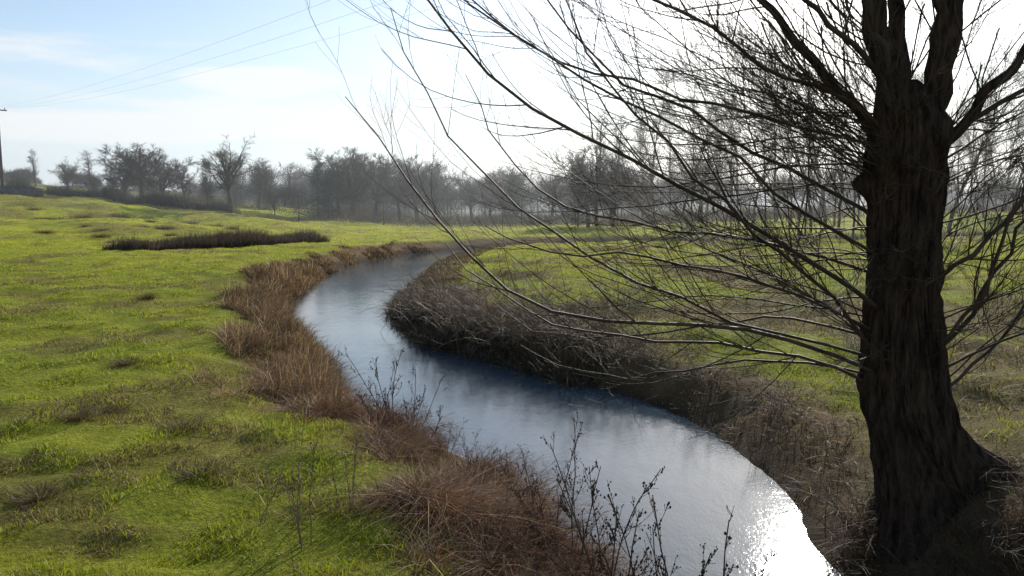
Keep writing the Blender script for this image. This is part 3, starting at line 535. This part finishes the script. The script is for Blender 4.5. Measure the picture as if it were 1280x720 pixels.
for i,(x_,y_) in enumerate([(-6.1,10.9),(-5.9,11.3),(-6.9,10.2),(-4.4,10.4),(-7.2,14.7),(-12,26),(-3.4,8.4),(-4.9,8.0),(-31,62),(-34,66),(-37,72),(-40,75),(-30,70),(-44,82),(-38,84),(-47,80),(-35,90),(-33,76),(-42,90),(-50,88),(-28,80),(-46,94),(-52,78),(-36,78),(-41,70),(-32,86),(-48,84),(-55,92),(-39,96)]):
    z_=float(terrain(np.array([x_]),np.array([y_]))[0]); e=add('grass_tussock',tus[i%3],None,None,(x_,y_,z_),label='dry brown grass tussock in the meadow',category='grass tussock',group='tussocks scattered over the meadow')
    s=rng.uniform(.5,1.2)*(1+max(0,y_-20)*.04); e.scale=(s,s,s*rng.uniform(.6,1.0)); e.rotation_euler=(0,0,rng.uniform(0,6.28))
# ------------------------------------------------------------------ light
EL,AZ=math.radians(24.3),math.radians(20.5)
w=bpy.data.worlds.new('World'); sc.world=w; w.use_nodes=True; nt=w.node_tree; nt.nodes.clear(); l=nt.links.new
out=N(nt,'ShaderNodeOutputWorld'); bg=N(nt,'ShaderNodeBackground',Strength=.15); sky=N(nt,'ShaderNodeTexSky'); sky.sky_type='NISHITA'; sky.sun_disc=False; sky.sun_elevation=EL; sky.sun_rotation=AZ; sky.dust_density=.9; sky.air_density=1.0; sky.ozone_density=2.5
tc=N(nt,'ShaderNodeTexCoord'); sp=N(nt,'ShaderNodeSeparateXYZ'); dv=N(nt,'ShaderNodeMapping'); dv.inputs['Scale'].default_value=(1,1,7); dv.inputs['Location'].default_value=(3.1,1.2,.4)
hzr=N(nt,'ShaderNodeMapRange'); hzr.interpolation_type='SMOOTHSTEP'; hzr.inputs[1].default_value=-.05; hzr.inputs[2].default_value=.30; hzr.inputs[3].default_value=.92; hzr.inputs[4].default_value=0.0
hm_=N(nt,'ShaderNodeMix',data_type='RGBA'); hm_.inputs[7].default_value=(4.8,5.8,6.6,1)
cn=N(nt,'ShaderNodeTexNoise',Scale=2.6,Detail=7.0,Roughness=.6); 
def M(op,a,b=None,c=None):
    n=nt.nodes.new('ShaderNodeMath'); n.operation=op
    for k,v_ in enumerate((a,b,c)):
        if v_ is None: continue
        if isinstance(v_,(int,float)): n.inputs[k].default_value=v_
        else: l(v_,n.inputs[k])
    return n.outputs[0]
l(tc.outputs['Generated'],sp.inputs[0]); l(sp.outputs['Z'],hzr.inputs[0]); l(hzr.outputs[0],hm_.inputs[0]); l(sky.outputs[0],hm_.inputs[6])
l(tc.outputs['Generated'],dv.inputs[0]); l(dv.outputs[0],cn.inputs['Vector'])
az=M('ARCTAN2',sp.outputs['X'],sp.outputs['Y'])
def bank(a0,z0,wa,wz):
    e=M('ADD',M('POWER',M('DIVIDE',M('SUBTRACT',az,a0),wa),2.0),M('POWER',M('DIVIDE',M('SUBTRACT',sp.outputs['Z'],z0),wz),2.0))
    return M('MAXIMUM',M('SUBTRACT',1.0,e),0.0)
banks=M('ADD',M('ADD',bank(-.47,.085,.17,.022),bank(-.24,.105,.22,.030)),bank(-.30,.145,.10,.02))
cn2=M('MULTIPLY_ADD',banks,.30,cn.outputs['Fac'])
cr=N(nt,'ShaderNodeMapRange'); cr.interpolation_type='SMOOTHSTEP'; cr.inputs[1].default_value=.56; cr.inputs[2].default_value=.80; cr.inputs[3].default_value=0; cr.inputs[4].default_value=.9; l(cn2,cr.inputs[0])
mx=N(nt,'ShaderNodeMix',data_type='RGBA'); l(cr.outputs[0],mx.inputs[0]); l(hm_.outputs[2],mx.inputs[6]); mx.inputs[7].default_value=(6.3,6.5,6.6,1)
l(mx.outputs[2],bg.inputs[0]); l(bg.outputs[0],out.inputs[0])
sl=bpy.data.lights.new('sun','SUN'); sl.energy=5; sl.angle=math.radians(.53); sl.color=(1,.95,.86); so=bpy.data.objects.new('sun',sl); COL.objects.link(so)
sd=Vector((math.sin(AZ)*math.cos(EL),math.cos(AZ)*math.cos(EL),math.sin(EL))); so.rotation_euler=sd.to_track_quat('Z','Y').to_euler(); so.location=sd*60
cam=bpy.data.cameras.new('camera'); cam.lens=28; cam.sensor_width=36; cam.clip_end=5000; cam.clip_start=.05; co=bpy.data.objects.new('camera',cam); COL.objects.link(co)
co.location=(0,0,3); co.rotation_euler=(math.radians(90-5.85),0,0); sc.camera=co
